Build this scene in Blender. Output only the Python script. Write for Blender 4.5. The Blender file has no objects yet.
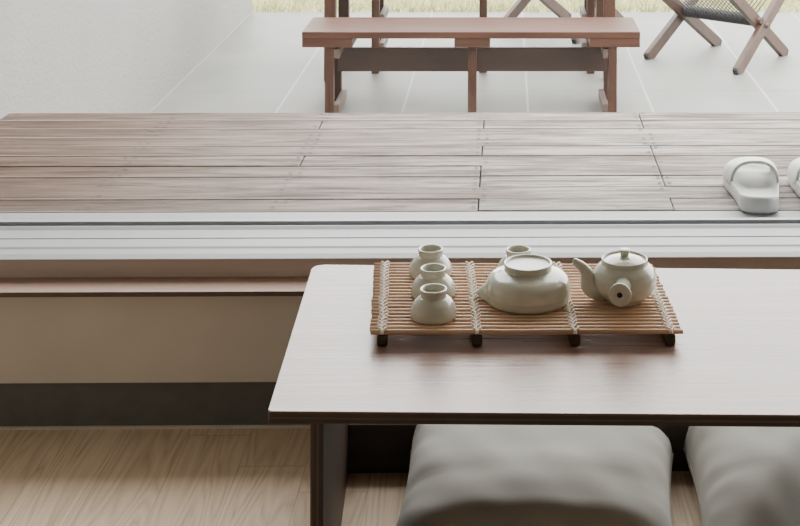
import bpy, bmesh, math, random
from mathutils import Vector, Matrix
random.seed(7)
S = bpy.context.scene
C = S.collection
PI = math.pi

# ------------------------------------------------------------------ camera
F, U0, V0, HC = 1450.0, 540.0, -239.0, 1.25          # focal (px), principal point (px), eye height (m)
MAT = (Matrix.Rotation(-math.atan(32 / F), 3, 'Z') @ Matrix.Rotation(PI / 2, 3, 'X') @ Matrix.Rotation(0.004, 3, 'Z'))
EYE = Vector((0, 0, HC))
def ray(u, v): return MAT @ Vector(((u - U0) / F, -(v - V0) / F, -1.0))
def P(u, v, z):                                        # photo pixel -> point on the level z
    d = ray(u, v); return EYE + d * ((z - HC) / d.z)
def PY(u, v, Y):                                       # photo pixel -> point at the distance Y
    d = ray(u, v); return EYE + d * (Y / d.y)
cam = bpy.data.cameras.new('camera'); co = bpy.data.objects.new('camera', cam); C.objects.link(co)
cam.sensor_width = 36; cam.sensor_fit = 'HORIZONTAL'; cam.lens = F * 36 / 800
cam.shift_x = -(U0 - 400) / 800; cam.shift_y = (V0 - 263) / 800
cam.clip_start = 0.02; cam.clip_end = 400
co.matrix_world = Matrix.Translation(EYE) @ MAT.to_4x4()
S.camera = co

# ------------------------------------------------------------------ materials
class NT:
    def __init__(s, name):
        s.m = bpy.data.materials.new(name); s.m.use_nodes = True
        s.t = s.m.node_tree; s.N = s.t.nodes; s.L = s.t.links
        s.b = s.N['Principled BSDF']; s.out = s.N['Material Output']
        s._tc = None
    def n(s, typ, **kw):
        x = s.N.new(typ)
        for k, v in kw.items():
            if k[0] == '_': x.inputs[k[1:].replace('_', ' ')].default_value = v
            else: setattr(x, k, v)
        return x
    def l(s, a, b): s.L.new(a, b)
    def coord(s, scale=(1, 1, 1), rot=(0, 0, 0), loc=(0, 0, 0), src='Object'):
        if s._tc is None: s._tc = s.n('ShaderNodeTexCoord')
        mp = s.n('ShaderNodeMapping'); mp.inputs['Scale'].default_value = scale
        mp.inputs['Rotation'].default_value = rot; mp.inputs['Location'].default_value = loc
        s.l(s._tc.outputs[src], mp.inputs['Vector']); return mp.outputs['Vector']
    def noise(s, vec, scale=5, detail=6, rough=.55, dist=0):
        x = s.n('ShaderNodeTexNoise', _Scale=scale, _Detail=detail, _Roughness=rough, _Distortion=dist)
        if vec is not None: s.l(vec, x.inputs['Vector'])
        return x.outputs['Fac']
    def ramp(s, fac, stops):
        r = s.n('ShaderNodeValToRGB'); e = r.color_ramp.elements
        while len(e) < len(stops): e.new(0.5)
        for i, (p, c) in enumerate(stops):
            e[i].position = p; e[i].color = tuple(c) + (1,) if len(c) == 3 else c
        s.l(fac, r.inputs['Fac']); return r.outputs['Color']
    def mix(s, fac, a, b, mode='MIX'):
        x = s.n('ShaderNodeMix', data_type='RGBA', blend_type=mode)
        for sock, val in ((x.inputs[0], fac), (x.inputs[6], a), (x.inputs[7], b)):
            if isinstance(val, bpy.types.NodeSocket): s.l(val, sock)
            elif isinstance(val, (int, float)): sock.default_value = val
            else: sock.default_value = tuple(val) + (1,)
        return x.outputs[2]
    def math(s, op, a, b=0.0, c=None):
        x = s.n('ShaderNodeMath', operation=op)
        for i, val in enumerate((a, b, c)):
            if val is None: continue
            if isinstance(val, bpy.types.NodeSocket): s.l(val, x.inputs[i])
            else: x.inputs[i].default_value = val
        return x.outputs[0]
    def sep(s, vec):
        x = s.n('ShaderNodeSeparateXYZ'); s.l(vec, x.inputs[0]); return x.outputs
    def color(s, c):
        if isinstance(c, bpy.types.NodeSocket): s.l(c, s.b.inputs['Base Color'])
        else: s.b.inputs['Base Color'].default_value = tuple(c) + (1,)
    def set(s, **kw):
        for k, v in kw.items():
            i = s.b.inputs[k.replace('_', ' ')]
            if isinstance(v, bpy.types.NodeSocket): s.l(v, i)
            else: i.default_value = v
    def bump(s, h, strength=.3, dist=.002):
        x = s.n('ShaderNodeBump', _Strength=strength, _Distance=dist)
        s.l(h, x.inputs['Height']); s.l(x.outputs[0], s.b.inputs['Normal'])

def plain(name, col, rough=.5, var=.06, scale=30, bump=0, **kw):
    t = NT(name); v = t.coord()
    n = t.noise(v, scale)
    d = tuple(max(0, c * (1 - var)) for c in col); u = tuple(c * (1 + var) for c in col)
    t.color(t.ramp(n, [(.3, d), (.7, u)])); t.set(Roughness=rough, **kw)
    if bump: t.bump(n, bump)
    return t.m

def wood(name, c0, c1, axis='x', rough=.45, grain=1.0, spec=.5, bump=.15, **kw):
    t = NT(name)
    lo, hi = 2.2 * grain, 45 * grain
    sc = {'x': (lo, hi, hi), 'y': (hi, lo, hi), 'z': (hi, hi, lo)}[axis]
    n1 = t.noise(t.coord(sc), 1.0, 7, .62, .6)
    n2 = t.noise(t.coord(tuple(a * .25 for a in sc)), 1.0, 3, .5)
    f = t.math('ADD', t.math('MULTIPLY', n1, .65), t.math('MULTIPLY', n2, .35))
    t.color(t.ramp(f, [(.32, c0), (.66, c1)]))
    t.set(Roughness=rough, **{'Specular_IOR_Level': spec}, **kw)
    if bump: t.bump(n1, bump, .001)
    return t.m

M = {}
M['ceramic'] = None
t = NT('celadon_glaze'); n = t.noise(t.coord(), 22, 4)
t.color(t.ramp(n, [(.3, (.45, .445, .37)), (.7, (.54, .535, .46))])); t.set(Roughness=.16, Coat_Weight=.3, Coat_Roughness=.06)
n2 = t.noise(t.coord((1, 1, 2)), 45, 3); wv = t.n('ShaderNodeTexWave', wave_type='BANDS', bands_direction='Z', _Scale=34, _Distortion=.6); t.l(t.coord(), wv.inputs['Vector']); t.bump(t.math('ADD', t.math('MULTIPLY', n2, .7), t.math('MULTIPLY', wv.outputs['Fac'], .35)), .10, .004); M['ceramic'] = t.m
M['ceramic_white'] = plain('unglazed_foot_well', (.74, .74, .70), .3, .04)
M['dark'] = plain('hole_shade', (.012, .011, .010), .8)  # near-black colour standing for the shade inside small holes

# table: brown stained plywood with satin lacquer
def table_mat(name, axis, edge=None):
    t = NT(name)
    sc = {'x': (3, 110, 110), 'z': (110, 110, 3), 'y': (110, 3, 110)}[axis]
    n1 = t.noise(t.coord(sc), 1, 7, .65, .5)
    n2 = t.noise(t.coord(tuple(a * .2 for a in sc)), 1, 3)
    f = t.math('ADD', t.math('MULTIPLY', n1, .6), t.math('MULTIPLY', n2, .4))
    if edge is None:
        t.color(t.ramp(f, [(.3, (.15, .085, .064)), (.7, (.34, .215, .17))]))
    else:                                             # plies show on the cut edge
        ax, period, off = edge
        p = t.sep(t.coord())[ax]
        s = t.math('SINE', t.math('MULTIPLY', t.math('ADD', p, off), 2 * PI / period))
        k = t.ramp(s, [(.35, (0, 0, 0)), (.75, (1, 1, 1))])
        base = t.ramp(f, [(.3, (.018, .0105, .008)), (.7, (.036, .022, .017))])
        t.color(t.mix(k, base, (.08, .05, .039)))
    if edge is None:
        rn = t.math('MULTIPLY_ADD', n1, .32, .15)
        t.set(Roughness=rn, Specular_IOR_Level=.62)
        t.bump(n1, .35, .0016)
    else:
        t.set(Roughness=.5)
    return t.m
M['table_top'] = table_mat('stained_plywood_face', 'x')
M['table_edge'] = table_mat('stained_plywood_edge', 'x', (2, .0075, 0))
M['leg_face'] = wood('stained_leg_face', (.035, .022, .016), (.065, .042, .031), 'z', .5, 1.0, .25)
M['stretcher'] = wood('dark_low_board', (.055, .048, .044), (.085, .075, .069), 'x', .6, 1.0, .2)
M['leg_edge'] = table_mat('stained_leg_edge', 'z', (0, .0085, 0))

M['bamboo'] = wood('bamboo_rod', (.36, .205, .12), (.68, .46, .30), 'x', .42, 1.6)
M['bamboo_end'] = plain('bamboo_runner', (.055, .036, .026), .6)
M['cord'] = plain('cotton_cord', (.82, .77, .69), .85, .12, 300)
M['bench_wood'] = wood('oiled_hardwood', (.040, .0155, .009), (.105, .045, .028), 'x', .5, .8, .22)
M['bench_wood_z'] = wood('oiled_hardwood_upright', (.034, .0135, .008), (.082, .036, .022), 'z', .5, .8, .25)
M['bench_pale'] = wood('weathered_rail', (.065, .036, .026), (.125, .078, .060), 'y', .5, .8)
M['bench_dark'] = wood('dark_brown_board', (.040, .0185, .0125), (.068, .034, .025), 'x', .5, .7)  # darker brown for the bench stretcher
M['chair_wood'] = wood('folding_chair_wood', (.030, .0125, .007), (.070, .032, .020), 'z', .42, .8)
M['rope_black'] = plain('black_rope', (.03, .03, .032), .85, .3, 200)
M['rope_grey'] = plain('grey_rope', (.05, .049, .046), .85, .25, 200)
M['rubber'] = plain('black_rubber_foot', (.015, .015, .015), .8)
M['white_metal'] = plain('white_aluminium', (.36, .366, .385), .45, .02, 12, Specular_IOR_Level=.3)
M['strip_metal'] = plain('weathered_outer_strip', (.25, .255, .265), .5, .04)
M['groove_shade_metal'] = plain('shaded_track', (.27, .275, .285), .4, .03)  # groove shade put into a greyer copy of the frame metal
M['eva'] = plain('white_foam_rubber', (.62, .625, .60), .38, .03, 20)
M['sill_wood'] = wood('sill_board', (.27, .165, .125), (.42, .28, .22), 'x', .42, .6)
M['trim_wood'] = wood('frame_board', (.50, .41, .36), (.66, .56, .50), 'x', .42, .5)
M['sill_edge'] = wood('sill_board_edge', (.07, .045, .035), (.11, .07, .055), 'x', .6, .6)
M['panel'] = plain('beige_panel', (.58, .53, .47), .7, .04, 8)
M['kick'] = plain('dark_skirting', (.118, .118, .116), .5, .08)
M['alu'] = plain('bright_edge_strip', (.62, .56, .48), .4)
M['room_wall'] = plain('white_room_wall', (.42, .405, .38), .8, .02, 6)
M['room_ceiling'] = plain('white_ceiling', (.78, .78, .76), .85, .02, 6)

# garden wall render
t = NT('rough_white_render'); v = t.coord()
n = t.noise(v, 55, 6, .7); n2 = t.noise(v, 1.2, 3)
t.color(t.ramp(n2, [(.3, (.225, .223, .213)), (.7, (.255, .253, .244))])); t.set(Roughness=.9); t.bump(n, .75, .012)
M['garden_wall'] = t.m

# patio slabs: joints every .608 m across, .6 m deep
t = NT('grey_stone_slabs'); v = t.coord(); sx, sy, sz = t.sep(v)
def joint(t, c, period, off, w):
    fr = t.math('FRACT', t.math('ADD', t.math('MULTIPLY', c, 1 / period), off))
    d = t.math('MINIMUM', fr, t.math('SUBTRACT', 1.0, fr))
    return t.math('LESS_THAN', d, w / period / 2)
jx = joint(t, sx, .608, 1.72 / .608, .010); jy = joint(t, sy, .592, -(7.47 / .592 % 1) + 1, .008)
cx_ = t.math('FLOOR', t.math('ADD', t.math('MULTIPLY', sx, 1 / .608), 1.72 / .608))
cy_ = t.math('FLOOR', t.math('ADD', t.math('MULTIPLY', sy, 1 / .592), -(7.47 / .592 % 1) + 1))
cb = t.n('ShaderNodeCombineXYZ'); t.l(cx_, cb.inputs[0]); t.l(cy_, cb.inputs[1])
wn = t.n('ShaderNodeTexWhiteNoise', noise_dimensions='3D'); t.l(cb.outputs[0], wn.inputs['Vector'])
n = t.noise(t.coord((1, .45, 1)), 2.2, 7, .6, 1.2)
base = t.ramp(n, [(.3, (.132, .133, .119)), (.7, (.192, .192, .176))])
base = t.mix(t.math('MULTIPLY', wn.outputs[0], .45), base, (.150, .151, .140))
base = t.mix(jy, base, (.095, .096, .089)); base = t.mix(jx, base, (.30, .30, .285))
t.color(base); t.set(Roughness=.55, Specular_IOR_Level=.4); M['patio'] = t.m

# weathered deck boards
PITCH = .0868; DECK_Y0 = 3.098
t = NT('weathered_deck_board'); v = t.coord(); sx, sy, sz = t.sep(v)
row = t.math('FLOOR', t.math('MULTIPLY', t.math('SUBTRACT', sy, DECK_Y0), 1 / PITCH))
cb = t.n('ShaderNodeCombineXYZ'); t.l(row, cb.inputs[0])
wn = t.n('ShaderNodeTexWhiteNoise', noise_dimensions='3D'); t.l(cb.outputs[0], wn.inputs['Vector'])
off = t.n('ShaderNodeCombineXYZ'); t.l(t.math('MULTIPLY', wn.outputs[0], 40), off.inputs[0])
def shifted(sc):
    va = t.n('ShaderNodeVectorMath', operation='ADD'); t.l(t.coord(sc), va.inputs[0]); t.l(off.outputs[0], va.inputs[1]); return va.outputs[0]
n1 = t.noise(shifted((3.0, 34, 34)), 1, 8, .72, .7)
n2 = t.noise(shifted((2.0, 9, 9)), 1, 5, .6)
g = t.ramp(n1, [(.30, (.030, .023, .018)), (.43, (.20, .175, .156)), (.60, (.52, .485, .455))])
w = t.ramp(n2, [(.46, (0, 0, 0)), (.66, (1, 1, 1))])
lw = t.ramp(t.math('MULTIPLY_ADD', sx, .55, .70), [(.15, (.92, .92, .92)), (.80, (.10, .10, .10))])   # browner to the left: sky sheen lost beside the wall, painted in
wm = t.math('MAXIMUM', t.math('MULTIPLY', w, .70), lw)
warm = t.ramp(n1, [(.34, (.035, .017, .010)), (.66, (.165, .098, .068))])
c = t.mix(wm, g, warm)
c = t.mix(t.math('MULTIPLY', wn.outputs[0], .30), c, (.085, .055, .042))
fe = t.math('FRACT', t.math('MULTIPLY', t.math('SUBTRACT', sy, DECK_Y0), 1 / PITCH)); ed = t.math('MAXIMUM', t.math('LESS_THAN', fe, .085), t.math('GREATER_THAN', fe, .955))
c = t.mix(t.math('MULTIPLY', ed, t.math('MULTIPLY', wn.outputs[0], .75)), c, (.42, .39, .36))   # bevel highlights painted as pale lines along the board edges
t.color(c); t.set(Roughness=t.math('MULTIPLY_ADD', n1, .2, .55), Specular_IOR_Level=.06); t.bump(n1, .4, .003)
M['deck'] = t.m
M['screw'] = plain('dark_screw_hole', (.02, .017, .015), .6)
M['deck_dark'] = plain('deck_frame_wood', (.05, .04, .034), .8)

# oak floor planks running to the window
t = NT('oak_floor_planks'); v = t.coord(); sx, sy, sz = t.sep(v)
PW = .118
colu = t.math('FLOOR', t.math('MULTIPLY', sx, 1 / PW))
wn = t.n('ShaderNodeTexWhiteNoise', noise_dimensions='1D'); t.l(colu, wn.inputs['W'])
py = t.math('ADD', t.math('MULTIPLY', sy, 1 / .9), t.math('MULTIPLY', wn.outputs[0], 7.3))
rowf = t.math('FLOOR', py)
cb = t.n('ShaderNodeCombineXYZ'); t.l(colu, cb.inputs[0]); t.l(rowf, cb.inputs[1])
wn2 = t.n('ShaderNodeTexWhiteNoise', noise_dimensions='3D'); t.l(cb.outputs[0], wn2.inputs['Vector'])
va = t.n('ShaderNodeVectorMath', operation='MULTIPLY_ADD')
t.l(wn2.outputs['Color'], va.inputs[0]); va.inputs[1].default_value = (30, 30, 30); t.l(v, va.inputs[2])
mp = t.n('ShaderNodeMapping'); mp.inputs['Scale'].default_value = (14, 1.1, 1); t.l(va.outputs[0], mp.inputs['Vector'])
big = t.noise(mp.outputs[0], .62, 2, .5, .4)
rings = t.math('FRACT', t.math('MULTIPLY', big, 24))
rings = t.math('ABSOLUTE', t.math('SUBTRACT', rings, .5))
mp2 = t.n('ShaderNodeMapping'); mp2.inputs['Scale'].default_value = (220, 5, 1); t.l(va.outputs[0], mp2.inputs['Vector'])
fine = t.noise(mp2.outputs[0], 1, 4, .6)
g = t.math('ADD', t.math('MULTIPLY', rings, .8), t.math('MULTIPLY', fine, .75))
c = t.ramp(g, [(.18, (.38, .27, .18)), (.45, (.62, .48, .345)), (.8, (.74, .59, .435))])
c = t.mix(t.math('MULTIPLY', wn2.outputs[0], .3), c, (.46, .345, .235))
fx = t.math('FRACT', t.math('MULTIPLY', sx, 1 / PW)); seam = t.math('LESS_THAN', fx, .014)
fy = t.math('FRACT', py); seam2 = t.math('LESS_THAN', fy, .003)
c = t.mix(t.math('MULTIPLY', t.math('MAXIMUM', seam, seam2), .35), c, (.07, .05, .035))
t.color(c); t.set(Roughness=.42, Specular_IOR_Level=.35); t.bump(g, .08, .001)
M['floor'] = t.m

# cushion cloth
t = NT('grey_linen'); v = t.coord()
n = t.noise(t.coord((1, 1, 1)), 420, 3, .6); n2 = t.noise(v, 7, 3)
t.color(t.ramp(n2, [(.3, (.38, .368, .332)), (.7, (.46, .448, .405))])); t.set(Roughness=.9, Specular_IOR_Level=.15, Sheen_Weight=.2)
t.bump(n, .25, .001); M['linen'] = t.m
M['seam'] = plain('linen_piping', (.30, .29, .26), .9, .1, 200)

# grass
t = NT('dry_grass'); oi = t.coord((1, 1, 1)); n = t.noise(oi, 4, 5)
t.color(t.ramp(n, [(.3, (.34, .36, .15)), (.6, (.52, .49, .25)), (.8, (.62, .57, .36))])); t.set(Roughness=.85); M['grass'] = t.m
M['soil'] = plain('lawn_ground', (.30, .30, .16), .95, .3, 3)
M['far_ground'] = plain('far_lawn', (.27, .29, .14), .95, .3, .8)

# window glass: clear pane with fresnel reflection and a faint haze added to wash out the view
t = NT('window_glass'); t.N.remove(t.b)
tr = t.n('ShaderNodeBsdfTransparent'); tr.inputs[0].default_value = (.97, .98, .975, 1)
gl = t.n('ShaderNodeBsdfGlossy'); gl.inputs['Roughness'].default_value = .0
fr = t.n('ShaderNodeFresnel', _IOR=1.45)
mx = t.n('ShaderNodeMixShader'); t.l(fr.outputs[0], mx.inputs[0]); t.l(tr.outputs[0], mx.inputs[1]); t.l(gl.outputs[0], mx.inputs[2])
df = t.n('ShaderNodeBsdfTranslucent'); df.inputs[0].default_value = (.9, .9, .9, 1)
mx2 = t.n('ShaderNodeMixShader'); mx2.inputs[0].default_value = .006; t.l(mx.outputs[0], mx2.inputs[1]); t.l(df.outputs[0], mx2.inputs[2])
t.l(mx2.outputs[0], t.out.inputs['Surface']); M['glass'] = t.m

# ------------------------------------------------------------------ mesh helpers
def box(bm, x0, x1, y0, y1, z0, z1, mi=0, bev=0.0):
    vs = [bm.verts.new(p) for p in ((x0,y0,z0),(x1,y0,z0),(x1,y1,z0),(x0,y1,z0),(x0,y0,z1),(x1,y0,z1),(x1,y1,z1),(x0,y1,z1))]
    fs = [bm.faces.new([vs[i] for i in q]) for q in ((3,2,1,0),(4,5,6,7),(0,1,5,4),(1,2,6,5),(2,3,7,6),(3,0,4,7))]
    for f in fs: f.material_index = mi
    if bev:
        es = list({e for f in fs for e in f.edges})
        r = bmesh.ops.bevel(bm, geom=es, offset=bev, segments=2, profile=.6, affect='EDGES')
        for f in r['faces']: f.material_index = mi
    return vs
def beam(bm, p0, p1, w, h, up=(0, 0, 1), mi=0, bev=0.0, k0=1, k1=1):
    """rectangular bar from p0 to p1; w across, h along 'up'"""
    p0, p1 = Vector(p0), Vector(p1); d = (p1 - p0).normalized(); s = d.cross(Vector(up)).normalized(); u = s.cross(d)
    vs = []
    for p, k in ((p0, k0), (p1, k1)):
        for a, b in ((-1,-1),(1,-1),(1,1),(-1,1)): vs.append(bm.verts.new(p + s*a*w/2*k + u*b*h/2*k))
    fs = [bm.faces.new([vs[i] for i in q]) for q in ((3,2,1,0),(4,5,6,7),(0,1,5,4),(1,2,6,5),(2,3,7,6),(3,0,4,7))]
    for f in fs: f.material_index = mi
    if bev:
        es = list({e for f in fs for e in f.edges})
        r = bmesh.ops.bevel(bm, geom=es, offset=bev, segments=2, profile=.6, affect='EDGES')
        for f in r['faces']: f.material_index = mi
def tube(bm, pts, rad, seg=10, mi=0, caps=True, smooth=True):
    pts = [Vector(p) for p in pts]; n = len(pts)
    if not hasattr(rad, '__len__'): rad = [rad] * n
    ref = Vector((.123, .31, .94)).normalized(); rings = []
    d0 = (pts[1] - pts[0]).normalized(); s = d0.cross(ref).normalized()
    for i, p in enumerate(pts):
        d = (pts[min(i+1, n-1)] - pts[max(i-1, 0)]).normalized()
        s = (s - d * s.dot(d)).normalized(); u = d.cross(s)
        rings.append([bm.verts.new(p + (s*math.cos(2*PI*k/seg) + u*math.sin(2*PI*k/seg)) * rad[i]) for k in range(seg)])
    for a, b in zip(rings, rings[1:]):
        for k in range(seg):
            f = bm.faces.new((a[k], a[(k+1)%seg], b[(k+1)%seg], b[k])); f.material_index = mi; f.smooth = smooth
    if caps:
        f = bm.faces.new(rings[0][::-1]); f.material_index = mi
        f = bm.faces.new(rings[-1]); f.material_index = mi
    return rings
def lathe(bm, prof, seg=64, mi=0, org=(0,0,0), deform=None):
    org = Vector(org); rings = []
    for r, z in prof:
        if r < 1e-6: rings.append([bm.verts.new(org + Vector((0,0,z)))])
        else:
            ring = []
            for k in range(seg):
                a = 2*PI*k/seg; p = Vector((r*math.cos(a), r*math.sin(a), z))
                if deform: p = deform(p, a, r, z)
                ring.append(bm.verts.new(org + p))
            rings.append(ring)
    for a, b in zip(rings, rings[1:]):
        for k in range(seg):
            q = [a[k % len(a)], a[(k+1) % len(a)], b[(k+1) % len(b)], b[k % len(b)]]
            u = []
            for x in q:
                if x not in u: u.append(x)
            if len(u) > 2:
                f = bm.faces.new(u); f.smooth = True; f.material_index = mi
def catmull(pts, n=6):
    out = []; P_ = [pts[0]] + list(pts) + [pts[-1]]
    for i in range(1, len(P_) - 2):
        a, b, c, d = P_[i-1], P_[i], P_[i+1], P_[i+2]
        for k in range(n):
            t_ = k / n
            out.append(tuple(.5*((2*b[j]) + (-a[j]+c[j])*t_ + (2*a[j]-5*b[j]+4*c[j]-d[j])*t_**2 + (-a[j]+3*b[j]-3*c[j]+d[j])*t_**3) for j in range(len(b))))
    out.append(tuple(pts[-1])); return out
def extrude_x(bm, prof, x0, x1, mi=0, mis=None):
    a = [bm.verts.new((x0, y, z)) for y, z in prof]; b = [bm.verts.new((x1, y, z)) for y, z in prof]; n = len(prof)
    for i in range(n):
        f = bm.faces.new((a[i], b[i], b[(i+1) % n], a[(i+1) % n])); f.material_index = mis[i] if mis else mi
    bm.faces.new(a[::-1]); bm.faces.new(b)
def extrude_z(bm, outline, z0, z1, mi_side=0, mi_top=0, mi_bot=0):
    a = [bm.verts.new((x, y, z0)) for x, y in outline]; b = [bm.verts.new((x, y, z1)) for x, y in outline]; n = len(outline)
    for i in range(n):
        f = bm.faces.new((a[i], a[(i+1)%n], b[(i+1)%n], b[i])); f.material_index = mi_side
    f = bm.faces.new(a[::-1]); f.material_index = mi_bot
    f = bm.faces.new(b); f.material_index = mi_top
def obj(name, bm, mats, parent=None, loc=(0,0,0), rz=0, fix=True):
    if fix: bmesh.ops.recalc_face_normals(bm, faces=bm.faces[:])
    me = bpy.data.meshes.new(name); bm.to_mesh(me); bm.free()
    for m in (mats if isinstance(mats, (list, tuple)) else [mats]): me.materials.append(m)
    o = bpy.data.objects.new(name, me); C.objects.link(o); o.location = loc; o.rotation_euler = (0, 0, rz)
    if parent: o.parent = parent
    return o
def tag(o, label, cat, group=None, kind=None):
    o['label'] = label; o['category'] = cat
    if group: o['group'] = group
    if kind: o['kind'] = kind
    return o
def thing(name, label, cat, loc=(0,0,0), rz=0, group=None):
    o = bpy.data.objects.new(name, None); C.objects.link(o); o.location = loc; o.rotation_euler = (0,0,rz); o.empty_display_size = .05
    return tag(o, label, cat, group)
def struct(name, bm, mats, label, cat, parent=None):
    o = obj(name, bm, mats, parent)
    o['kind'] = 'structure'; o['label'] = label; o['category'] = cat
    return o
def copy_tree(o, parent=None):
    c = o.copy(); C.objects.link(c)
    if parent: c.parent = parent
    for ch in list(o.children): copy_tree(ch, c)
    return c
B = bmesh.new

# ------------------------------------------------------------------ setting: room
XL, XR, YB, ZC = -1.70, 2.3, -2.6, 2.5
YW = 2.715                                              # room face of the low wall under the window
ZF = 0.0
bm = B(); box(bm, XL-.1, XR+.1, YB-.1, 2.745, -.06, ZF); struct('floor', bm, M['floor'], 'oak plank floor running towards the window', 'floor')
bm = B(); box(bm, XL-.1, XR+.1, YB-.1, 2.98, ZC, ZC+.1); struct('ceiling', bm, M['room_ceiling'], 'white room ceiling', 'ceiling')
bm = B(); box(bm, XL-.1, XL, YB, 2.98, 0, ZC); struct('wall_left', bm, M['room_wall'], 'white room wall on the left', 'wall')
bm = B(); box(bm, XR, XR+.1, YB, 2.98, 0, ZC); struct('wall_right', bm, M['room_wall'], 'white room wall on the right', 'wall')
bm = B(); box(bm, XL, XR, YB-.1, YB, 0, ZC); struct('wall_back', bm, M['room_wall'], 'white room wall behind the viewer', 'wall')
zb_edge = P(150, 382.3, 0).z
# heights under the window
def z_at(v, Y, u=400): return PY(u, v, Y).z
z_kick = z_at(382.6, YW, 150)
z_sb = z_at(297.0, 2.685, 150); z_st = z_at(291.8, 2.685, 150)         # sill board bottom / top at its front edge
z_top = z_at(257.5, 2.760)                                             # top of the brown frame board
bm = B(); box(bm, XL, XR, YW, 3.0, z_kick, z_sb); struct('wall_front', bm, M['panel'], 'beige panel under the window sill', 'wall')
bm = B(); box(bm, XL, XR, 2.728, 2.99, 0, z_kick); struct('baseboard_front', bm, M['kick'], 'dark skirting along the foot of the beige panel', 'baseboard')
bm = B(); box(bm, XL, XR, 2.722, 2.728, 0, .004); struct('trim_3', bm, M['alu'], 'thin pale strip between floor and skirting', 'trim')
bm = B(); box(bm, XL, XR, 2.685, 2.99, z_sb, z_st, 0, .0015)
for f in bm.faces:
    if f.calc_center_median().y < 2.6856: f.material_index = 1
struct('trim_1', bm, [M['sill_wood'], M['sill_edge']], 'reddish wooden sill board under the window', 'trim')
bm = B(); box(bm, XL, XR, 2.760, 2.99, z_st, z_top, 0, .001); struct('trim_2', bm, M['trim_wood'], 'brown wooden board below the white window frame', 'trim')
# lintel above the window
ZH = 2.25
bm = B(); box(bm, XL, XR, 2.72, 2.98, ZH, ZC); struct('wall_above_window', bm, M['room_wall'], 'white wall above the window', 'wall')

# window: white sliding frame, its lower track drawn from the profile seen in the photo
win = bpy.data.objects.new('window_1', None); C.objects.link(win)
win['kind'] = 'structure'; win['label'] = 'wide white sliding window with one large clear pane'; win['category'] = 'window'
def Yv(v, drop): return F * drop / (v - V0)
d1, d2, d3 = HC - z_top, .9395, .9372
prof = [(2.753, z_top), (2.754, HC-.9432), (2.7715, HC-.9396), (Yv(247.6, d2), HC-d2), (Yv(247.6, d2)+.006, HC-d3),
        (Yv(238.2, d3), HC-d3), (Yv(238.2, d3)+.001, HC-d3-.0008), (Yv(237.2, d3), HC-d3-.0008), (Yv(237.2, d3)+.001, HC-d3+.0005), (2.902, HC-d3+.0005), (2.912, HC-.9325), (2.9155, HC-.9325),
        (2.9165, HC-.9400), (2.942, HC-.9400), (2.943, HC-.9325), (2.953, HC-.9325), (2.954, HC-.9585), (3.090, HC-.9605), (3.090, HC-.975), (2.993, HC-.975), (2.993, z_top)]
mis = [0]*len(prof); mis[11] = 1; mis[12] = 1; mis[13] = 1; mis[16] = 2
bm = B(); extrude_x(bm, prof, XL+.001, XR-.001, 0, mis); obj('window_track', bm, [M['white_metal'], M['groove_shade_metal'], M['strip_metal']], win)
bm = B()
box(bm, XL+.001, XR-.001, 2.86, 2.97, ZH-.06, ZH-.001); box(bm, XL+.001, XL+.06, 2.86, 2.97, HC-.92, ZH-.06); box(bm, XR-.06, XR-.001, 2.86, 2.97, HC-.92, ZH-.06)
obj('window_frame', bm, M['white_metal'], win)
bm = B(); vs = [bm.verts.new(p) for p in ((XL+.05, 2.932, HC-.9395), (XR-.05, 2.932, HC-.9395), (XR-.05, 2.932, ZH-.03), (XL+.05, 2.932, ZH-.03))]; bm.faces.new(vs)
obj('window_pane', bm, M['glass'], win)

# ------------------------------------------------------------------ setting: outdoors
SKY_BLOCK_Y = 3.8  # outer edge of the unseen overhang added to cut steep sky light
ZP = HC - 1.70                                          # patio level
ZD = HC - .96                                           # deck level
Y_GR = P(400, 12, ZP).y
bm = B(); box(bm, -1.72, 9, 2.99, Y_GR, ZP-.15, ZP); struct('patio', bm, M['patio'], 'pale grey stone slab terrace', 'patio')
bm = B(); box(bm, -60, 60, Y_GR, 90, ZP-.3, ZP-.03); struct('lawn_ground', bm, M['far_ground'], 'ground under the lawn', 'ground')
bm = B(); box(bm, -1.92, -1.72, 3.0, Y_GR+.02, ZP-.1, 2.6); struct('wall_garden', bm, M['garden_wall'], 'rough white rendered wall along the terrace', 'wall')
# house front outside, below the deck
bm = B(); box(bm, -1.9, 6, 2.99, 3.0, ZP, z_sb-.03); struct('wall_outside', bm, M['garden_wall'], 'house wall below the deck', 'wall')
# deck
bm = B(); rnd = random.Random(3)
XD0 = P(8, 113, ZD).x; XD1 = 3.2
joists = [XD0+.03, -.905, -.49, -.06, .36, .80, 1.23, 1.66, 2.1, 2.55, 3.17]
for r in range(10):
    y0 = DECK_Y0 + r*PITCH; cuts = [XD0]
    for j in joists[1:-1]:
        if rnd.random() < (.85 if abs(j-.36) < .01 else .5 if abs(j+.06) < .01 else .15): cuts.append(j)
    cuts.append(XD1)
    for a, b in zip(cuts, cuts[1:]): box(bm, a+.0012, b-.0012, y0+.0018, y0+PITCH-.0018, ZD-.028, ZD+rnd.uniform(-.0022, .0008), 0, .0035)
    for j in joists:
        for dx in (-.011, .011) if j not in (joists[0], joists[-1]) else (0,):
            for dy in (.022, .066):
                if rnd.random() < .7:
                    x, y = j+dx, y0+dy
                    vs = [bm.verts.new((x+0.0055*math.cos(k*PI/3), y+.0055*math.sin(k*PI/3), ZD+.0013)) for k in range(6)]
                    f = bm.faces.new(vs); f.material_index = 1
for j in joists: box(bm, j-.03, j+.03, DECK_Y0+.005, DECK_Y0+.866, ZD-.15, ZD-.0285, 2)
for j in joists[::2]:
    for y in (DECK_Y0+.06, DECK_Y0+.8): box(bm, j-.04, j+.04, y-.04, y+.04, ZP, ZD-.15, 2)
struct('deck', bm, [M['deck'], M['screw'], M['deck_dark']], 'weathered grey brown timber deck outside the window', 'deck')

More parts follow.
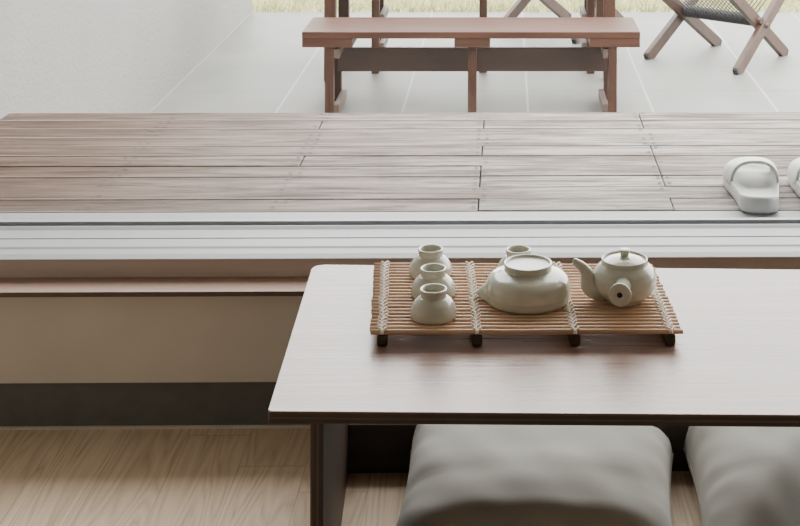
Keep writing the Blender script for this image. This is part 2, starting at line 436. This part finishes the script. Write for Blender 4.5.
bm = B(); box(bm, -1.92, 6, 2.981, SKY_BLOCK_Y, 2.40, 2.52); struct('added_overhang', bm, M['room_ceiling'], 'unseen overhang added above the deck to block steep sky light', 'roof')  # added out of view to keep steep sky light off floor and deck

# lawn: countless short dry blades
bm = B(); rnd = random.Random(11)
vs = [bm.verts.new(p) for p in ((-4, Y_GR, ZP-.005), (6, Y_GR, ZP-.005), (6, Y_GR+2.2, ZP-.005), (-4, Y_GR+2.2, ZP-.005))]; f = bm.faces.new(vs); f.material_index = 1
for i in range(15000):
    x = rnd.uniform(-2.6, 3.4); y = Y_GR + .01 + rnd.random()**1.3 * 1.6; h = rnd.uniform(.025, .07); a = rnd.uniform(0, PI); w_ = rnd.uniform(.003, .006)
    dx, dy = math.cos(a)*w_, math.sin(a)*w_; lx, ly = rnd.gauss(0, .02), rnd.gauss(0, .02)
    bm.faces.new([bm.verts.new(p) for p in ((x-dx, y-dy, ZP-.005), (x+dx, y+dy, ZP-.005), (x+lx, y+ly, ZP+h))])
tag(obj('lawn', bm, [M['grass'], M['soil']], fix=False), 'strip of pale dry grass beyond the stone terrace', 'grass', None, 'stuff')

# ------------------------------------------------------------------ low table
ZT = HC - .886
TH = .0165
nl, fl = P(268, 411.0, ZT), P(313.0, 264.6, ZT)
nr, frr = P(800, 414.9, ZT), P(800, 269.6, ZT)
dn = (nr - nl).normalized(); df_ = (frr - fl).normalized(); LEN = 1.10
corners = [nl, nl + dn*LEN, fl + df_*(LEN+.01), fl]
rad = [.004, .02, .02, .022]; outline = []
for i, c in enumerate(corners):
    a = (corners[i-1] - c).normalized(); b = (corners[(i+1) % 4] - c).normalized(); r = rad[i]
    p0, p1 = c + a*r, c + b*r
    for k in range(7):
        s = k/6; q = p0*(1-s)**2 + c*2*s*(1-s) + p1*s*s; outline.append((q.x, q.y))
base = Vector((nl.x + .02, nl.y, 0))
tb = thing('low_table', 'low brown plywood table with pale window glare on top', 'table', (0, 0, 0))
TBO = Vector((.2, 2.27, 0)); tb.location = TBO
bm = B(); extrude_z(bm, [(x-TBO.x, y-TBO.y) for x, y in outline], ZT-TH, ZT, 1, 0, 0)
es = [e for e in bm.edges if all(abs(v.co.z - ZT) < 1e-6 for v in e.verts)]
bmesh.ops.bevel(bm, geom=es, offset=.0012, segments=2, affect='EDGES')
obj('tabletop', bm, [M['table_top'], M['table_edge']], tb)
def leg_panel(xa0, xb0, xa1, xb1, y0, y1):
    """upright panel; (xa0,xb0) = left/right at the near end, (xa1,xb1) at the far end"""
    bm = B(); pts = [(xa0, y0), (xb0, y0), (xb1, y1), (xa1, y1)]
    a = [bm.verts.new((x-TBO.x, y-TBO.y, 0)) for x, y in pts]; b = [bm.verts.new((x-TBO.x, y-TBO.y, ZT-TH)) for x, y in pts]
    for i in range(4):
        f = bm.faces.new((a[i], a[(i+1) % 4], b[(i+1) % 4], b[i])); f.material_index = 1 if i in (0, 2) else 0
    bm.faces.new(a[::-1]); bm.faces.new(b)
    bmesh.ops.bevel(bm, geom=bm.edges[:], offset=.001, segments=1, affect='EDGES')
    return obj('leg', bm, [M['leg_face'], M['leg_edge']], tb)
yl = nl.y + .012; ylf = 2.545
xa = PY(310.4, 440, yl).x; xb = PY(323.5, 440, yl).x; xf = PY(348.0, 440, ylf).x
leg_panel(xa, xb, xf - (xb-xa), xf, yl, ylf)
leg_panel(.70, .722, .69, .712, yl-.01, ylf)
bm = B(); box(bm, xf-.014-TBO.x, .692-TBO.x, 2.548-TBO.y, 2.566-TBO.y, 0, .085, 0, .001); o = obj('stretcher', bm, M['stretcher'], tb); o['label'] = 'dark low board between the legs at the window side'

# ------------------------------------------------------------------ bamboo tray
ZM = HC - .860
c_nl, c_nr, c_fl, c_fr = P(370.3, 329.3, ZM), P(682.5, 328.6, ZM), P(374.5, 262.6, ZM), P(653.2, 264.2, ZM)
TO = Vector(((c_nl.x+c_nr.x+c_fl.x+c_fr.x)/4, (c_nl.y+c_fl.y)/2, ZT))
tray = thing('bamboo_tray', 'slatted bamboo tray tied with white cord on the low table', 'tray', TO)
NR = 22; RR = .0042; rnd = random.Random(5); hz = ZM - ZT
rows = []
for i in range(NR):
    s = i / (NR-1); a = c_nl.lerp(c_fl, s); b = c_nr.lerp(c_fr, s)
    a = a - TO; b = b - TO; a.z = b.z = hz - RR
    a.x += rnd.uniform(-.0012, .0012); b.x += rnd.uniform(-.0012, .0012); rows.append((a, b))
    bm = B(); q = [a.lerp(b, k/12) for k in range(13)]
    for p in q[1:-1]: p.y += rnd.uniform(-.0007, .0007)
    tube(bm, q, [RR*.92] + [RR*rnd.uniform(.93, 1.05) for _ in range(11)] + [RR*.92], 10)
    o = obj('rod', bm, M['bamboo'], tray)
    # vary the grain with the mesh origin
    off_ = Vector((rnd.uniform(-.2, .2), 0, 0)); 
for frac in (.038, .341, .654, .961):
    bm = B(); zt = hz + .0008
    for i in range(NR):
        c = rows[i][0].lerp(rows[i][1], frac); dy = (rows[1][0].y - rows[0][0].y)
        for s in (-1, 1):
            pts = [Vector((c.x + s*.0066, c.y - dy*.15, hz-.004)), Vector((c.x + s*.0060, c.y + dy*.25, zt-.0002)), Vector((c.x + s*.003, c.y - dy*.1, zt+.0010)), Vector((c.x - s*.0008, c.y - dy*.62, zt-.0002)), Vector((c.x - s*.0014, c.y - dy*.8, zt-.004))]
            tube(bm, catmull(pts, 3), .0012, 6)
    obj('cord', bm, M['cord'], tray)
    a = rows[0][0].lerp(rows[0][1], frac); b = rows[-1][0].lerp(rows[-1][1], frac)
    bm = B(); zr = (hz - 2*RR)/2
    p0 = Vector((a.x, a.y - .003, zr)); p1 = Vector((b.x, b.y + .003, zr)); d = (p1-p0).normalized()
    beam(bm, p0, p1, .0165, hz - 2*RR + .0006, bev=.005)
    obj('runner', bm, M['bamboo_end'], tray)
TZ = ZM + .0003

# ------------------------------------------------------------------ tea cups, upside down
def make_cup(label):
    t_ = thing('tea_cup', label, 'cup', group=None)
    prof = [(.0300, .0010), (.0335, 0), (.0350, .0012), (.0356, .006), (.0350, .012), (.0328, .0185), (.0292, .0245), (.0245, .0290), (.0212, .0312)]
    bm = B(); pr = catmull(prof, 4)
    inner = catmull([(.0212, .0312), (.012, .0318), (0, .0320)], 2)[1:]
    # hollow inside
    hollow = catmull([(.0300, .0010), (.0310, .008), (.0285, .018), (.0215, .0255), (.010, .0285), (0, .029)], 3)[::-1]
    lathe(bm, hollow[:-1] + pr + inner[:], 56)
    obj('bowl', bm, M['ceramic'], t_)
    ring = catmull([(.0209, .0305), (.0199, .0335), (.0206, .0385), (.0212, .0418), (.0206, .0434), (.0192, .0438), (.0174, .0428), (.0166, .0400), (.0162, .0345), (.0150, .0330), (0, .0332)], 3)
    bm = B(); lathe(bm, ring, 48); obj('foot_ring', bm, M['ceramic'], t_)
    return t_
cup_labels = ['upside-down white tea cup nearest the front edge of the tray', 'upside-down white tea cup in the middle of the row of three',
              'upside-down white tea cup at the window end of the row of three', 'upside-down white tea cup half hidden behind the big spouted bowl']
cup0 = make_cup(cup_labels[0])
for i, (u, v) in enumerate(((433.5, 288.6), (433.4, 268.0), (430.7, 248.6), (518.5, 249.2))):
    c = cup0 if i == 0 else copy_tree(cup0)
    p = P(u, v, TZ + .043); c.location = (p.x, p.y, TZ); c.rotation_euler.z = i*1.3
    c['label'] = cup_labels[i]; c['group'] = 'upside-down tea cups on the tray'

# ------------------------------------------------------------------ spouted bowl, upside down
p = P(528.0, 262.3, TZ + .0585)
bw = thing('pouring_bowl', 'large white spouted bowl turned upside down between cups and teapot', 'bowl', (p.x, p.y, TZ), -.06)
def lip(p_, a, r, z):
    k = math.exp(-((math.atan2(math.sin(a-PI), math.cos(a-PI)))/.17)**2); fz = max(0, 1 - z/.026)**1.1 if z >= 0 else 1
    e = .0190*k*fz
    q = Vector((math.cos(a)*(r+e), math.sin(a)*(r+e), z + .009*k*fz)); return q
prof = catmull([(.0615, .0010), (.0640, 0), (.0662, .0012), (.0670, .0075), (.0677, .0165), (.0668, .0255), (.0638, .0340), (.0575, .0400), (.0480, .0440), (.0410, .0468), (.0375, .0478)], 5)
hollow = catmull([(.0615, .0010), (.0635, .012), (.0620, .0240), (.0520, .0350), (.0300, .0410), (0, .0425)], 4)[::-1]
bm = B(); lathe(bm, hollow[:-1] + prof + [(.02, .0485), (0, .0488)], 96, deform=lip)
obj('bowl_body', bm, M['ceramic'], bw)
ring = catmull([(.0385, .0465), (.0378, .0500), (.0383, .0545), (.0389, .0572), (.0384, .0586), (.0370, .0590), (.0350, .0582), (.0340, .0565), (.0335, .0550)], 4)
bm = B(); lathe(bm, ring, 72); obj('foot_ring', bm, M['ceramic'], bw)
bm = B(); lathe(bm, [(.0337, .0553), (.031, .0543), (.02, .0545), (0, .0548)], 64); w_ = obj('foot_well', bm, M['ceramic_white'], bw); w_['label'] = 'whiter recessed base inside the foot ring'

# ------------------------------------------------------------------ teapot with side handle
p = P(624.6, 258.6, TZ + .066)
tp = thing('teapot', 'white round teapot with lid and stubby hollow side handle', 'teapot', (p.x, p.y, TZ))
prof = catmull([(0, .003), (.0235, .003), (.0250, 0), (.0290, .0005), (.0315, .0045), (.0400, .0110), (.0475, .0205), (.0505, .0315), (.0502, .0415), (.0462, .0505), (.0405, .0565), (.0374, .0590), (.0366, .0628), (.0368, .0660), (.0358, .0672), (.0343, .0665), (.0336, .0640), (.0332, .0600)], 4)
bm = B(); lathe(bm, prof, 72); obj('pot_body', bm, M['ceramic'], tp)
bm = B(); lathe(bm, catmull([(.0345, .0615), (.0340, .0635), (.0322, .0640), (.0270, .0662), (.0170, .0692), (.0080, .0706), (.0066, .0712)], 4) + [(0, .0715)], 64)
lid = obj('lid', bm, M['ceramic'], tp)
bm = B(); lathe(bm, catmull([(.0074, .0690), (.0066, .0708), (.0066, .0726), (.0080, .0752), (.0092, .0778), (.0088, .0802), (.0066, .0815), (.0030, .0819), (0, .0819)], 4), 40); obj('lid_knob', bm, M['ceramic'], lid)
bm = B(); a = math.radians(-65); lathe(bm, [(.0013, .0002), (0, .0004)], 14, org=(.0165*math.cos(a), .0165*math.sin(a), .0692)); o = obj('steam_hole_shade', bm, M['dark'], lid); o['label'] = 'tiny dark disc painted as the shade in the steam hole'
# spout: swells at the root, bends up and out to the left
pts = [(-.030, 0, .018), (-.0400, -.001, .0185), (-.0490, -.002, .0205), (-.0560, -.003, .0270), (-.0585, -.0035, .0360), (-.0615, -.004, .0450), (-.0680, -.0045, .0545), (-.0765, -.005, .0610), (-.0815, -.0052, .0632)]
rr = [.0180, .0178, .0170, .0150, .0126, .0104, .0080, .0064, .0059]
sp = catmull([q + (r,) for q, r in zip(pts, rr)], 4)
bm = B(); rings = tube(bm, [q[:3] for q in sp], [q[3] for q in sp], 28, caps=False)
d = Vector((-.0815+.0680, -.0007, .0632-.0545)).normalized()
def inset_ring(prev, cen, k, push):
    nr_ = [bm.verts.new(cen + (v.co - cen)*k + d*push) for v in prev]
    for i in range(len(prev)):
        f = bm.faces.new((prev[i], prev[(i+1) % len(prev)], nr_[(i+1) % len(prev)], nr_[i])); f.smooth = True
    return nr_
cen = Vector(sp[-1][:3]); r1 = inset_ring(rings[-1], cen, .93, .0008); r2 = inset_ring(r1, cen, .78, -.0004); r3 = inset_ring(r2, cen, .72, -.008); f = bm.faces.new(r3)
obj('spout', bm, M['ceramic'], tp)
# side handle towards the viewer, a hollow tapered stub
e = PY(619.8, 295.4, p.y - .088) - Vector((p.x, p.y, TZ)); r0 = Vector((-.004, -.036, .0385)); dd = (e - r0)
hp = [r0, r0 + dd*.25, r0 + dd*.5, r0 + dd*.75, r0 + dd*.92, r0 + dd*.985, e]
hr = [.0150, .0128, .0132, .0156, .0174, .0177, .0166]
bm = B(); rings = tube(bm, [tuple(q) for q in hp], hr, 32, caps=False); d = dd.normalized()
r1 = inset_ring(rings[-1], e, .88, .0012); r2 = inset_ring(r1, e, .62, .0010); r3 = inset_ring(r2, e, .50, .0002); r4 = inset_ring(r3, e, .92, -.002); hole = inset_ring(r4, e, .95, -.025); f = bm.faces.new(hole)
hd = obj('handle', bm, M['ceramic'], tp)
bm = B(); vs = [bm.verts.new(v) for v in [e - d*.0012 + (Vector((math.cos(k*PI/8), 0, math.sin(k*PI/8))))*.0046 for k in range(16)]]; bm.faces.new(vs)  # dark disc set in the hollow in place of its shade
o = obj('handle_hole_shade', bm, M['dark'], hd); o['label'] = 'dark disc painted as the shade in the handle hole'

# ------------------------------------------------------------------ floor cushions
def make_cushion(w, d, seed, label, loc, rz, top=.078, seam_z=.040, shade_slope=None):
    rnd = random.Random(seed); th = thing('floor_cushion', label, 'cushion', loc, rz, None)
    n = 56; bm = B(); ph = [rnd.uniform(0, 6.3) for _ in range(12)]
    def outline(u, v):
        x = u*w/2*(1 - .06*(1-v*v)*abs(u)**3); y = v*d/2*(1 - .05*(1-u*u)*abs(v)**3); return x, y
    def hgt(u, v):
        e = (max(0, 1-abs(u)**(2.6 + 12*max(0, v))) * max(0, 1-abs(v)**(9 if v > 0 else 2.6)))
        wr = .0032*math.sin(9*u+3*v+ph[0]) * (abs(v)**3) + .0028*math.sin(26*u*(1+.3*v)+ph[1])*abs(v)**7 + .0028*math.sin(24*v+ph[2]+2*u)*abs(u)**7 + .0012*math.sin(5*u-7*v+ph[3]) + .0007*math.sin(17*v+4*u*u+ph[5])*(1-abs(u)) + .0012*math.sin(13*u+9*v+ph[6])
        # creases gathered towards each corner
        cr = 0
        for cu in (-1, 1):
            for cv in (-1, 1):
                r = math.hypot(u-cu, v-cv); a = math.atan2(v-cv, u-cu); cr += .004*math.exp(-(r/.28)**2)*math.sin(a*14+ph[4])
        return e**.42, wr*min(1, e*6)+cr*min(1, e*12)
    g = {}
    for side in (1, -1):
        for i in range(n+1):
            for j in range(n+1):
                if side == -1 and (i in (0, n) or j in (0, n)): g[side, i, j] = g[1, i, j]; continue
                # denser towards the rim
                u = math.sin((i/n*2-1)*PI/2); v = math.sin((j/n*2-1)*PI/2); x, y = outline(u, v); h, wr = hgt(u, v)
                hh_ = h
                if shade_slope and side == 1:  # top lowered past a line so that side falls dark
                    q = (x*shade_slope[0] + y*shade_slope[1] - shade_slope[2]) / shade_slope[3]; q = min(1, max(0, q)); h = h*(1 - shade_slope[4]*q*q*(3-2*q))
                z = seam_z + (top*h + wr if side == 1 else -seam_z*min(1, h*1.15)*.985)
                g[side, i, j] = bm.verts.new((x, y, max(.0006, z)))
    for side in (1, -1):
        for i in range(n):
            for j in range(n):
                q = [g[side, i, j], g[side, i+1, j], g[side, i+1, j+1], g[side, i, j+1]]
                f = bm.faces.new(q if side == 1 else q[::-1]); f.smooth = True
    obj('cover', bm, M['linen'], th)
    bm = B(); loop = []
    for k in range(4):
        for i in range(40):
            s = math.sin((i/40*2-1)*PI/2); u, v = ((s, -1), (1, s), (-s, 1), (-1, -s))[k]; x, y = outline(u, v); loop.append((x, y, seam_z))
    loop.append(loop[0]); tube(bm, loop, .0022, 8, caps=False); obj('piping', bm, M['seam'], th)
    return th
a, b = P(386, 505, .11), P(673, 508, .11)
c1 = make_cushion(.458, .43, 2, 'grey linen floor cushion under the table beside its left leg', (P(537, 500, .1).x, 2.328, 0), -.065, shade_slope=(.03, -1, .092, .085, .85))
c2 = make_cushion(.46, .43, 8, 'grey linen floor cushion cut off by the right edge of the photo', (P(531, 500, .1).x + .493, 2.326, 0), -.05, .082, shade_slope=(.884, -.468, -.095, .125, .96))  # slope shaped to stand for a diagonal shadow
c1['group'] = c2['group'] = 'floor cushions under the low table'

# ------------------------------------------------------------------ slippers on the deck
def make_slipper(label, loc, rz, mir):
    th = thing('slipper', label, 'slipper', loc, rz, 'white slippers on the deck')
    L_ = .285
    def half(s):                                        # s = 0 heel .. 1 toe -> (inner, outer) x
        w_ = .043 + .016*math.sin(min(1, s/.75)*PI/2)**2
        if s < .12: k = math.sqrt(max(0, 1 - ((.12-s)/.12)**2)); k = .25 + .75*k
        elif s > .78: k = math.sqrt(max(0, 1 - ((s-.78)/.22)**2)); k = max(k, .06)
        else: k = 1
        bulge = .009*math.exp(-((s-.72)/.22)**2)
        return (w_*.93*k, (w_ + bulge)*k)
    N_ = 44; ss = [.5 - .5*math.cos(PI*i/N_) for i in range(N_+1)]
    right = [(mir*half(s)[0], s*L_) for s in ss]; left = [(-mir*half(s)[1], s*L_) for s in ss]
    ol = right + left[::-1]
    bm = B()
    levels = [(.93, 0), (.99, .004), (1.0, .012), (1.0, .024), (.985, .030), (.955, .0315), (.92, .029), (.88, .0245), (.5, .023)]
    cx, cy = 0, L_*.52; rings = []
    for k, z in levels:
        rings.append([bm.verts.new((cx + (x-cx)*k, cy + (y-cy)*(k if k > .6 else k), z + (.006*(1-y/L_)**2 if z > .02 else 0))) for x, y in ol])
    n = len(ol)
    for A, B_ in zip(rings, rings[1:]):
        for i in range(n):
            f = bm.faces.new((A[i], A[(i+1) % n], B_[(i+1) % n], B_[i])); f.smooth = True
    bm.faces.new(rings[0][::-1]); f = bm.faces.new(rings[-1]); f.smooth = True
    obj('sole', bm, M['eva'], th)
    # upper: arched vamp open to the heel side, closing low over the toes
    bm = B(); NA, NB = 18, 28; grid = {}; T_ = .006
    for lay in (0, 1):
        for i in range(NA+1):
            q = i/NA; s = .47 + q*.41; i_, o_ = half(s); hh = (.062*(1 - .22*q - .33*q**3))
            for j in range(NB+1):
                a = PI*j/NB; ca, sa = math.cos(a), math.sin(a)
                ex = 2.6; ca2 = math.copysign(abs(ca)**(2/ex), ca); sa2 = abs(sa)**(2/ex)
                wr = (i_ if ca > 0 else o_) - lay*T_*.95
                x = mir*wr*ca2; z = .020 + (hh - lay*T_)*sa2
                y = s*L_ - .016*sa2*(1-q) + (.002 if lay else 0)*q
                grid[lay, i, j] = bm.verts.new((x, y, z))
    for lay in (0, 1):
        for i in range(NA):
            for j in range(NB):
                f = bm.faces.new((grid[lay, i, j], grid[lay, i, j+1], grid[lay, i+1, j+1], grid[lay, i+1, j])); f.smooth = True
    for i in (0, NA):
        for j in range(NB):
            f = bm.faces.new((grid[0, i, j], grid[0, i, j+1], grid[1, i, j+1], grid[1, i, j])); f.smooth = True
    for j in (0, NB):
        for i in range(NA): bm.faces.new((grid[0, i, j], grid[0, i+1, j], grid[1, i+1, j], grid[1, i, j]))
    obj('upper', bm, M['eva'], th)
    return th
make_slipper('white foam slipper standing whole on the deck boards', (P(760, 214, ZD).x, 3.055, ZD+.0018), -.09, 1)
make_slipper('white foam slipper cut off by the right edge of the photo', (P(828, 214, ZD).x, 3.06, ZD+.0018), -.05, -1)

# ------------------------------------------------------------------ garden bench
def make_bench(label, x0, x1, yf, yb, ztop, xs, mid, low_rail=.036, board=True):
    """x0..x1 seat ends, yf/yb front/back, ztop above the patio, xs = leg frame x (left, right), mid = x of the middle leg"""
    th = thing('wooden_bench', label, 'bench', ((x0+x1)/2, (yf+yb)/2, ZP)); X0, Y0 = (x0+x1)/2, (yf+yb)/2
    ts = .032
    bm = B(); box(bm, x0-X0, x1-X0, yf-Y0, yb-Y0, ztop-ts, ztop, 0, .003); obj('seat', bm, M['bench_wood'], th)
    zc = ztop-ts
    for i, x in enumerate(xs):
        s = 1 if i == 0 else -1
        lo, hi = (x0+.001, x+.11) if i == 0 else (x-.11, x1-.001)
        bm = B(); box(bm, lo-X0, hi-X0, yf-Y0+.002, yb-Y0-.002, zc-.042, zc-.0002, 0, .002); obj('cross_beam', bm, M['bench_wood'], th)
        for y in (yf+.03, yb-.05):
            bm = B(); box(bm, x-.0205-X0, x+.0205-X0, y-Y0-.022, y-Y0+.022, 0, zc-.0422, 0, .002); obj('leg', bm, M['bench_wood_z'], th)
        for zz in (low_rail, .30):
            bm = B(); box(bm, x+s*.021-X0-(0 if s > 0 else .026), x+s*.021-X0+(.026 if s > 0 else 0), yf-Y0+.01, yb-Y0-.06, zz-.022, zz+.022, 0, .002)
            o = obj('leg_rail', bm, M['bench_pale'], th)
    bm = B(); box(bm, mid-.085-X0, mid+.085-X0, yf-Y0+.004, yb-Y0-.004, zc-.042, zc-.0002, 0, .002); obj('cross_beam', bm, M['bench_wood'], th)
    bm = B(); box(bm, mid-.021-X0, mid+.021-X0, yf-Y0+.035, yf-Y0+.08, 0, zc-.0422, 0, .002); obj('leg', bm, M['bench_wood_z'], th)
    if not board: return th
    ym = (yf+yb)/2 - Y0
    bm = B(); box(bm, xs[0]+.02-X0, xs[1]-.02-X0, ym-.012, ym+.014, .178, .293, 0, .002); obj('stretcher', bm, M['bench_dark'], th)
    return th
YF = 6.92; zt_ = PY(470, 32, YF).z - ZP
yb_ = P(470, 17.2, ZP+zt_).y
make_bench('long brown wooden bench nearest the deck, whole seat in view', PY(301.8, 38, YF).x, PY(640.3, 38, YF).x, YF, yb_, zt_, (PY(329, 80, YF).x, PY(612.8, 80, YF).x), PY(472, 80, YF).x)
YS = 7.90
make_bench('brown wooden bench tucked under the table, only legs showing', PY(345, 0, YS).x, PY(621, 0, YS).x, YS-.03, YS+.33, .52, (PY(375.5, 60, YS).x, PY(590.5, 60, YS).x), PY(483, 60, YS).x, .145, False)

# ------------------------------------------------------------------ garden table behind the bench
tx0, tx1 = PY(330, 10, 7.70).x, PY(609.5, 10, 7.70).x; TYc = 8.05
gt = thing('garden_table', 'brown wooden garden table behind the bench, only legs in view', 'table', ((tx0+tx1)/2, TYc, ZP)); GX = (tx0+tx1)/2
bm = B(); box(bm, tx0-GX-.14, tx1-GX+.14, -.42, .42, .70, .738, 0, .004); obj('tabletop', bm, M['bench_wood'], gt)
for x in (tx0, tx1):
    for y in (7.72, 8.36):
        bm = B(); box(bm, x-GX-.030, x-GX+.030, y-TYc-.03, y-TYc+.03, 0, .6498, 0, .003); obj('leg', bm, M['bench_wood_z'], gt)
    bm = B(); box(bm, x-GX-.035, x-GX+.035, -.38, .38, .65, .6998, 0, .003); obj('cross_beam', bm, M['bench_wood'], gt)
bm = B(); box(bm, tx0-GX+.036, tx1-GX-.036, -.015, .015, .59, .698, 0, .003); obj('stretcher', bm, M['bench_wood'], gt)

# ------------------------------------------------------------------ folding rope chairs
def make_chair(label, f1, f2, f3, f4, hc=.222):
    """feet on the patio: f1,f2 = front/rear foot of the left X, f3,f4 of the right X"""
    g = (f1+f2+f3+f4)/4; g.z = ZP; th = thing('folding_chair', label, 'chair', g, 0, 'folding rope chairs on the terrace')
    e = ((f2-f1)+(f4-f3)).normalized(); w_ = ((f3-f1)+(f4-f2)).normalized(); w_ = (w_ - e*w_.dot(e)).normalized()
    fr = []
    for a, b, s in ((f1, f2, -1), (f3, f4, 1)):
        a = a - g; b = b - g; a.z = b.z = 0
        m = a.lerp(b, .5); m.z = hc; fr.append((a, b, m, s))
    for a, b, m, s in fr:
        for foot, top_k, so in ((a, 3.1, .016), (b, 2.05, -.016)):
            d = m - foot; tip = foot + d*top_k; o_ = w_*so*s*1.0
            q0 = foot + o_ + d*.04; q1 = tip + o_
            bm = B(); beam(bm, q0, q1, 0.032, .066, up=w_.cross(d).normalized(), bev=.004)
            lg = obj('leg', bm, M['chair_wood'], th)
            bm = B(); beam(bm, foot + o_ + Vector((0, 0, .004)), foot + o_ + d*.075, .031, .054, up=w_.cross(d).normalized(), bev=.003); rf = obj('rubber_foot', bm, M['rubber'], lg)
    mL, mR = fr[0][2], fr[1][2]; ax = (mR-mL).normalized()
    pL, pR = mL + ax*.03, mR - ax*.03
    bm = B(); tube(bm, [mL - ax*.05, mR + ax*.05], .014, 14); obj('pivot_bar', bm, M['chair_wood'], th)
    up = Vector((0, 0, 1))
    # lower bar wound with black rope
    bm = B(); NW = 46; off = up*.030 - e*.035
    for k in range(NW):
        c = pL.lerp(pR, (k+.5)/NW) + off; rr_ = .034 if k % 2 else .031
        tube(bm, [c - ax*.0058, c, c + ax*.0058], [rr_*.86, rr_, rr_*.86], 14)
    obj('wound_bar', bm, M['rope_black'], th)
    bm = B(); tube(bm, [pL + off - ax*.055, pL + off + ax*.02], .02, 12); obj('bar_end', bm, M['chair_wood'], th)
    bm = B(); tube(bm, [pR + off - ax*.02, pR + off + ax*.055], .02, 12); obj('bar_end', bm, M['chair_wood'], th)
    dS = (mL - fr[0][1]).normalized(); dB = (mL - fr[0][0]).normalized()
    for nm, dv, ln, matn in (('rope_seat', dS, .36, 'rope_grey'), ('rope_back', dB, .66, 'rope_grey')):
        bm = B(); NS = 18
        for k in range(NS):
            c = pL.lerp(pR, (k+.5)/NS) + off
            tube(bm, [c + dv*.01, c + dv*ln], .0030, 6)
        obj(nm, bm, M[matn], th)
        bm = B(); c0, c1 = pL + off + dv*ln - ax*.03, pR + off + dv*ln + ax*.03
        tube(bm, [c0, c1], .017, 12); obj('top_bar', bm, M['chair_wood'], th)
    return th
ff = [P(648.5, 60.0, ZP), P(717, 44.5, ZP), P(733, 74.5, ZP), P(788, 55.0, ZP)]
make_chair('folding rope chair on the right, standing clear on the slabs', *[Vector(q) for q in ff])
sh = P(572, 43.5, ZP) - ff[2]
def rot_about(q, c, a): return c + Matrix.Rotation(a, 3, 'Z') @ (q - c)
f_ = [rot_about(q, ff[2], math.radians(2)) + sh for q in ff]
make_chair('folding rope chair behind the garden table, mostly hidden by the bench', *f_)

# ------------------------------------------------------------------ light: bright overcast sky, through the window
w = bpy.data.worlds.new('overcast_sky'); S.world = w; w.use_nodes = True
nt = w.node_tree; bg = nt.nodes['Background']
tc = nt.nodes.new('ShaderNodeTexCoord'); sp_ = nt.nodes.new('ShaderNodeSeparateXYZ'); rp = nt.nodes.new('ShaderNodeValToRGB')
nt.links.new(tc.outputs['Generated'], sp_.inputs[0]); nt.links.new(sp_.outputs[2], rp.inputs[0]); nt.links.new(rp.outputs[0], bg.inputs[0])
e = rp.color_ramp.elements; e[0].position = 0; e[0].color = (1.0, .985, .955, 1); e[1].position = 1; e[1].color = (1.0, .985, .96, 1)
bg.inputs[1].default_value = 10.0
pl = bpy.data.lights.new('window_portal', 'AREA'); pl.shape = 'RECTANGLE'; pl.size = XR-XL-.1; pl.size_y = ZH-.32; pl.cycles.is_portal = True
po = bpy.data.objects.new('window_portal', pl); C.objects.link(po); po.location = ((XL+XR)/2, 2.96, (ZH+.32)/2); po.rotation_euler = (-PI/2, 0, 0)

S.view_settings.view_transform = 'AgX'; S.view_settings.look = 'None'; S.view_settings.exposure = 0.0; S.view_settings.gamma = 1.0
S.cycles.use_denoising = True
S.cycles.max_bounces = 10; S.cycles.diffuse_bounces = 6; S.cycles.transparent_max_bounces = 12
S.cycles.caustics_reflective = False; S.cycles.caustics_refractive = False; S.cycles.sample_clamp_indirect = 6.0
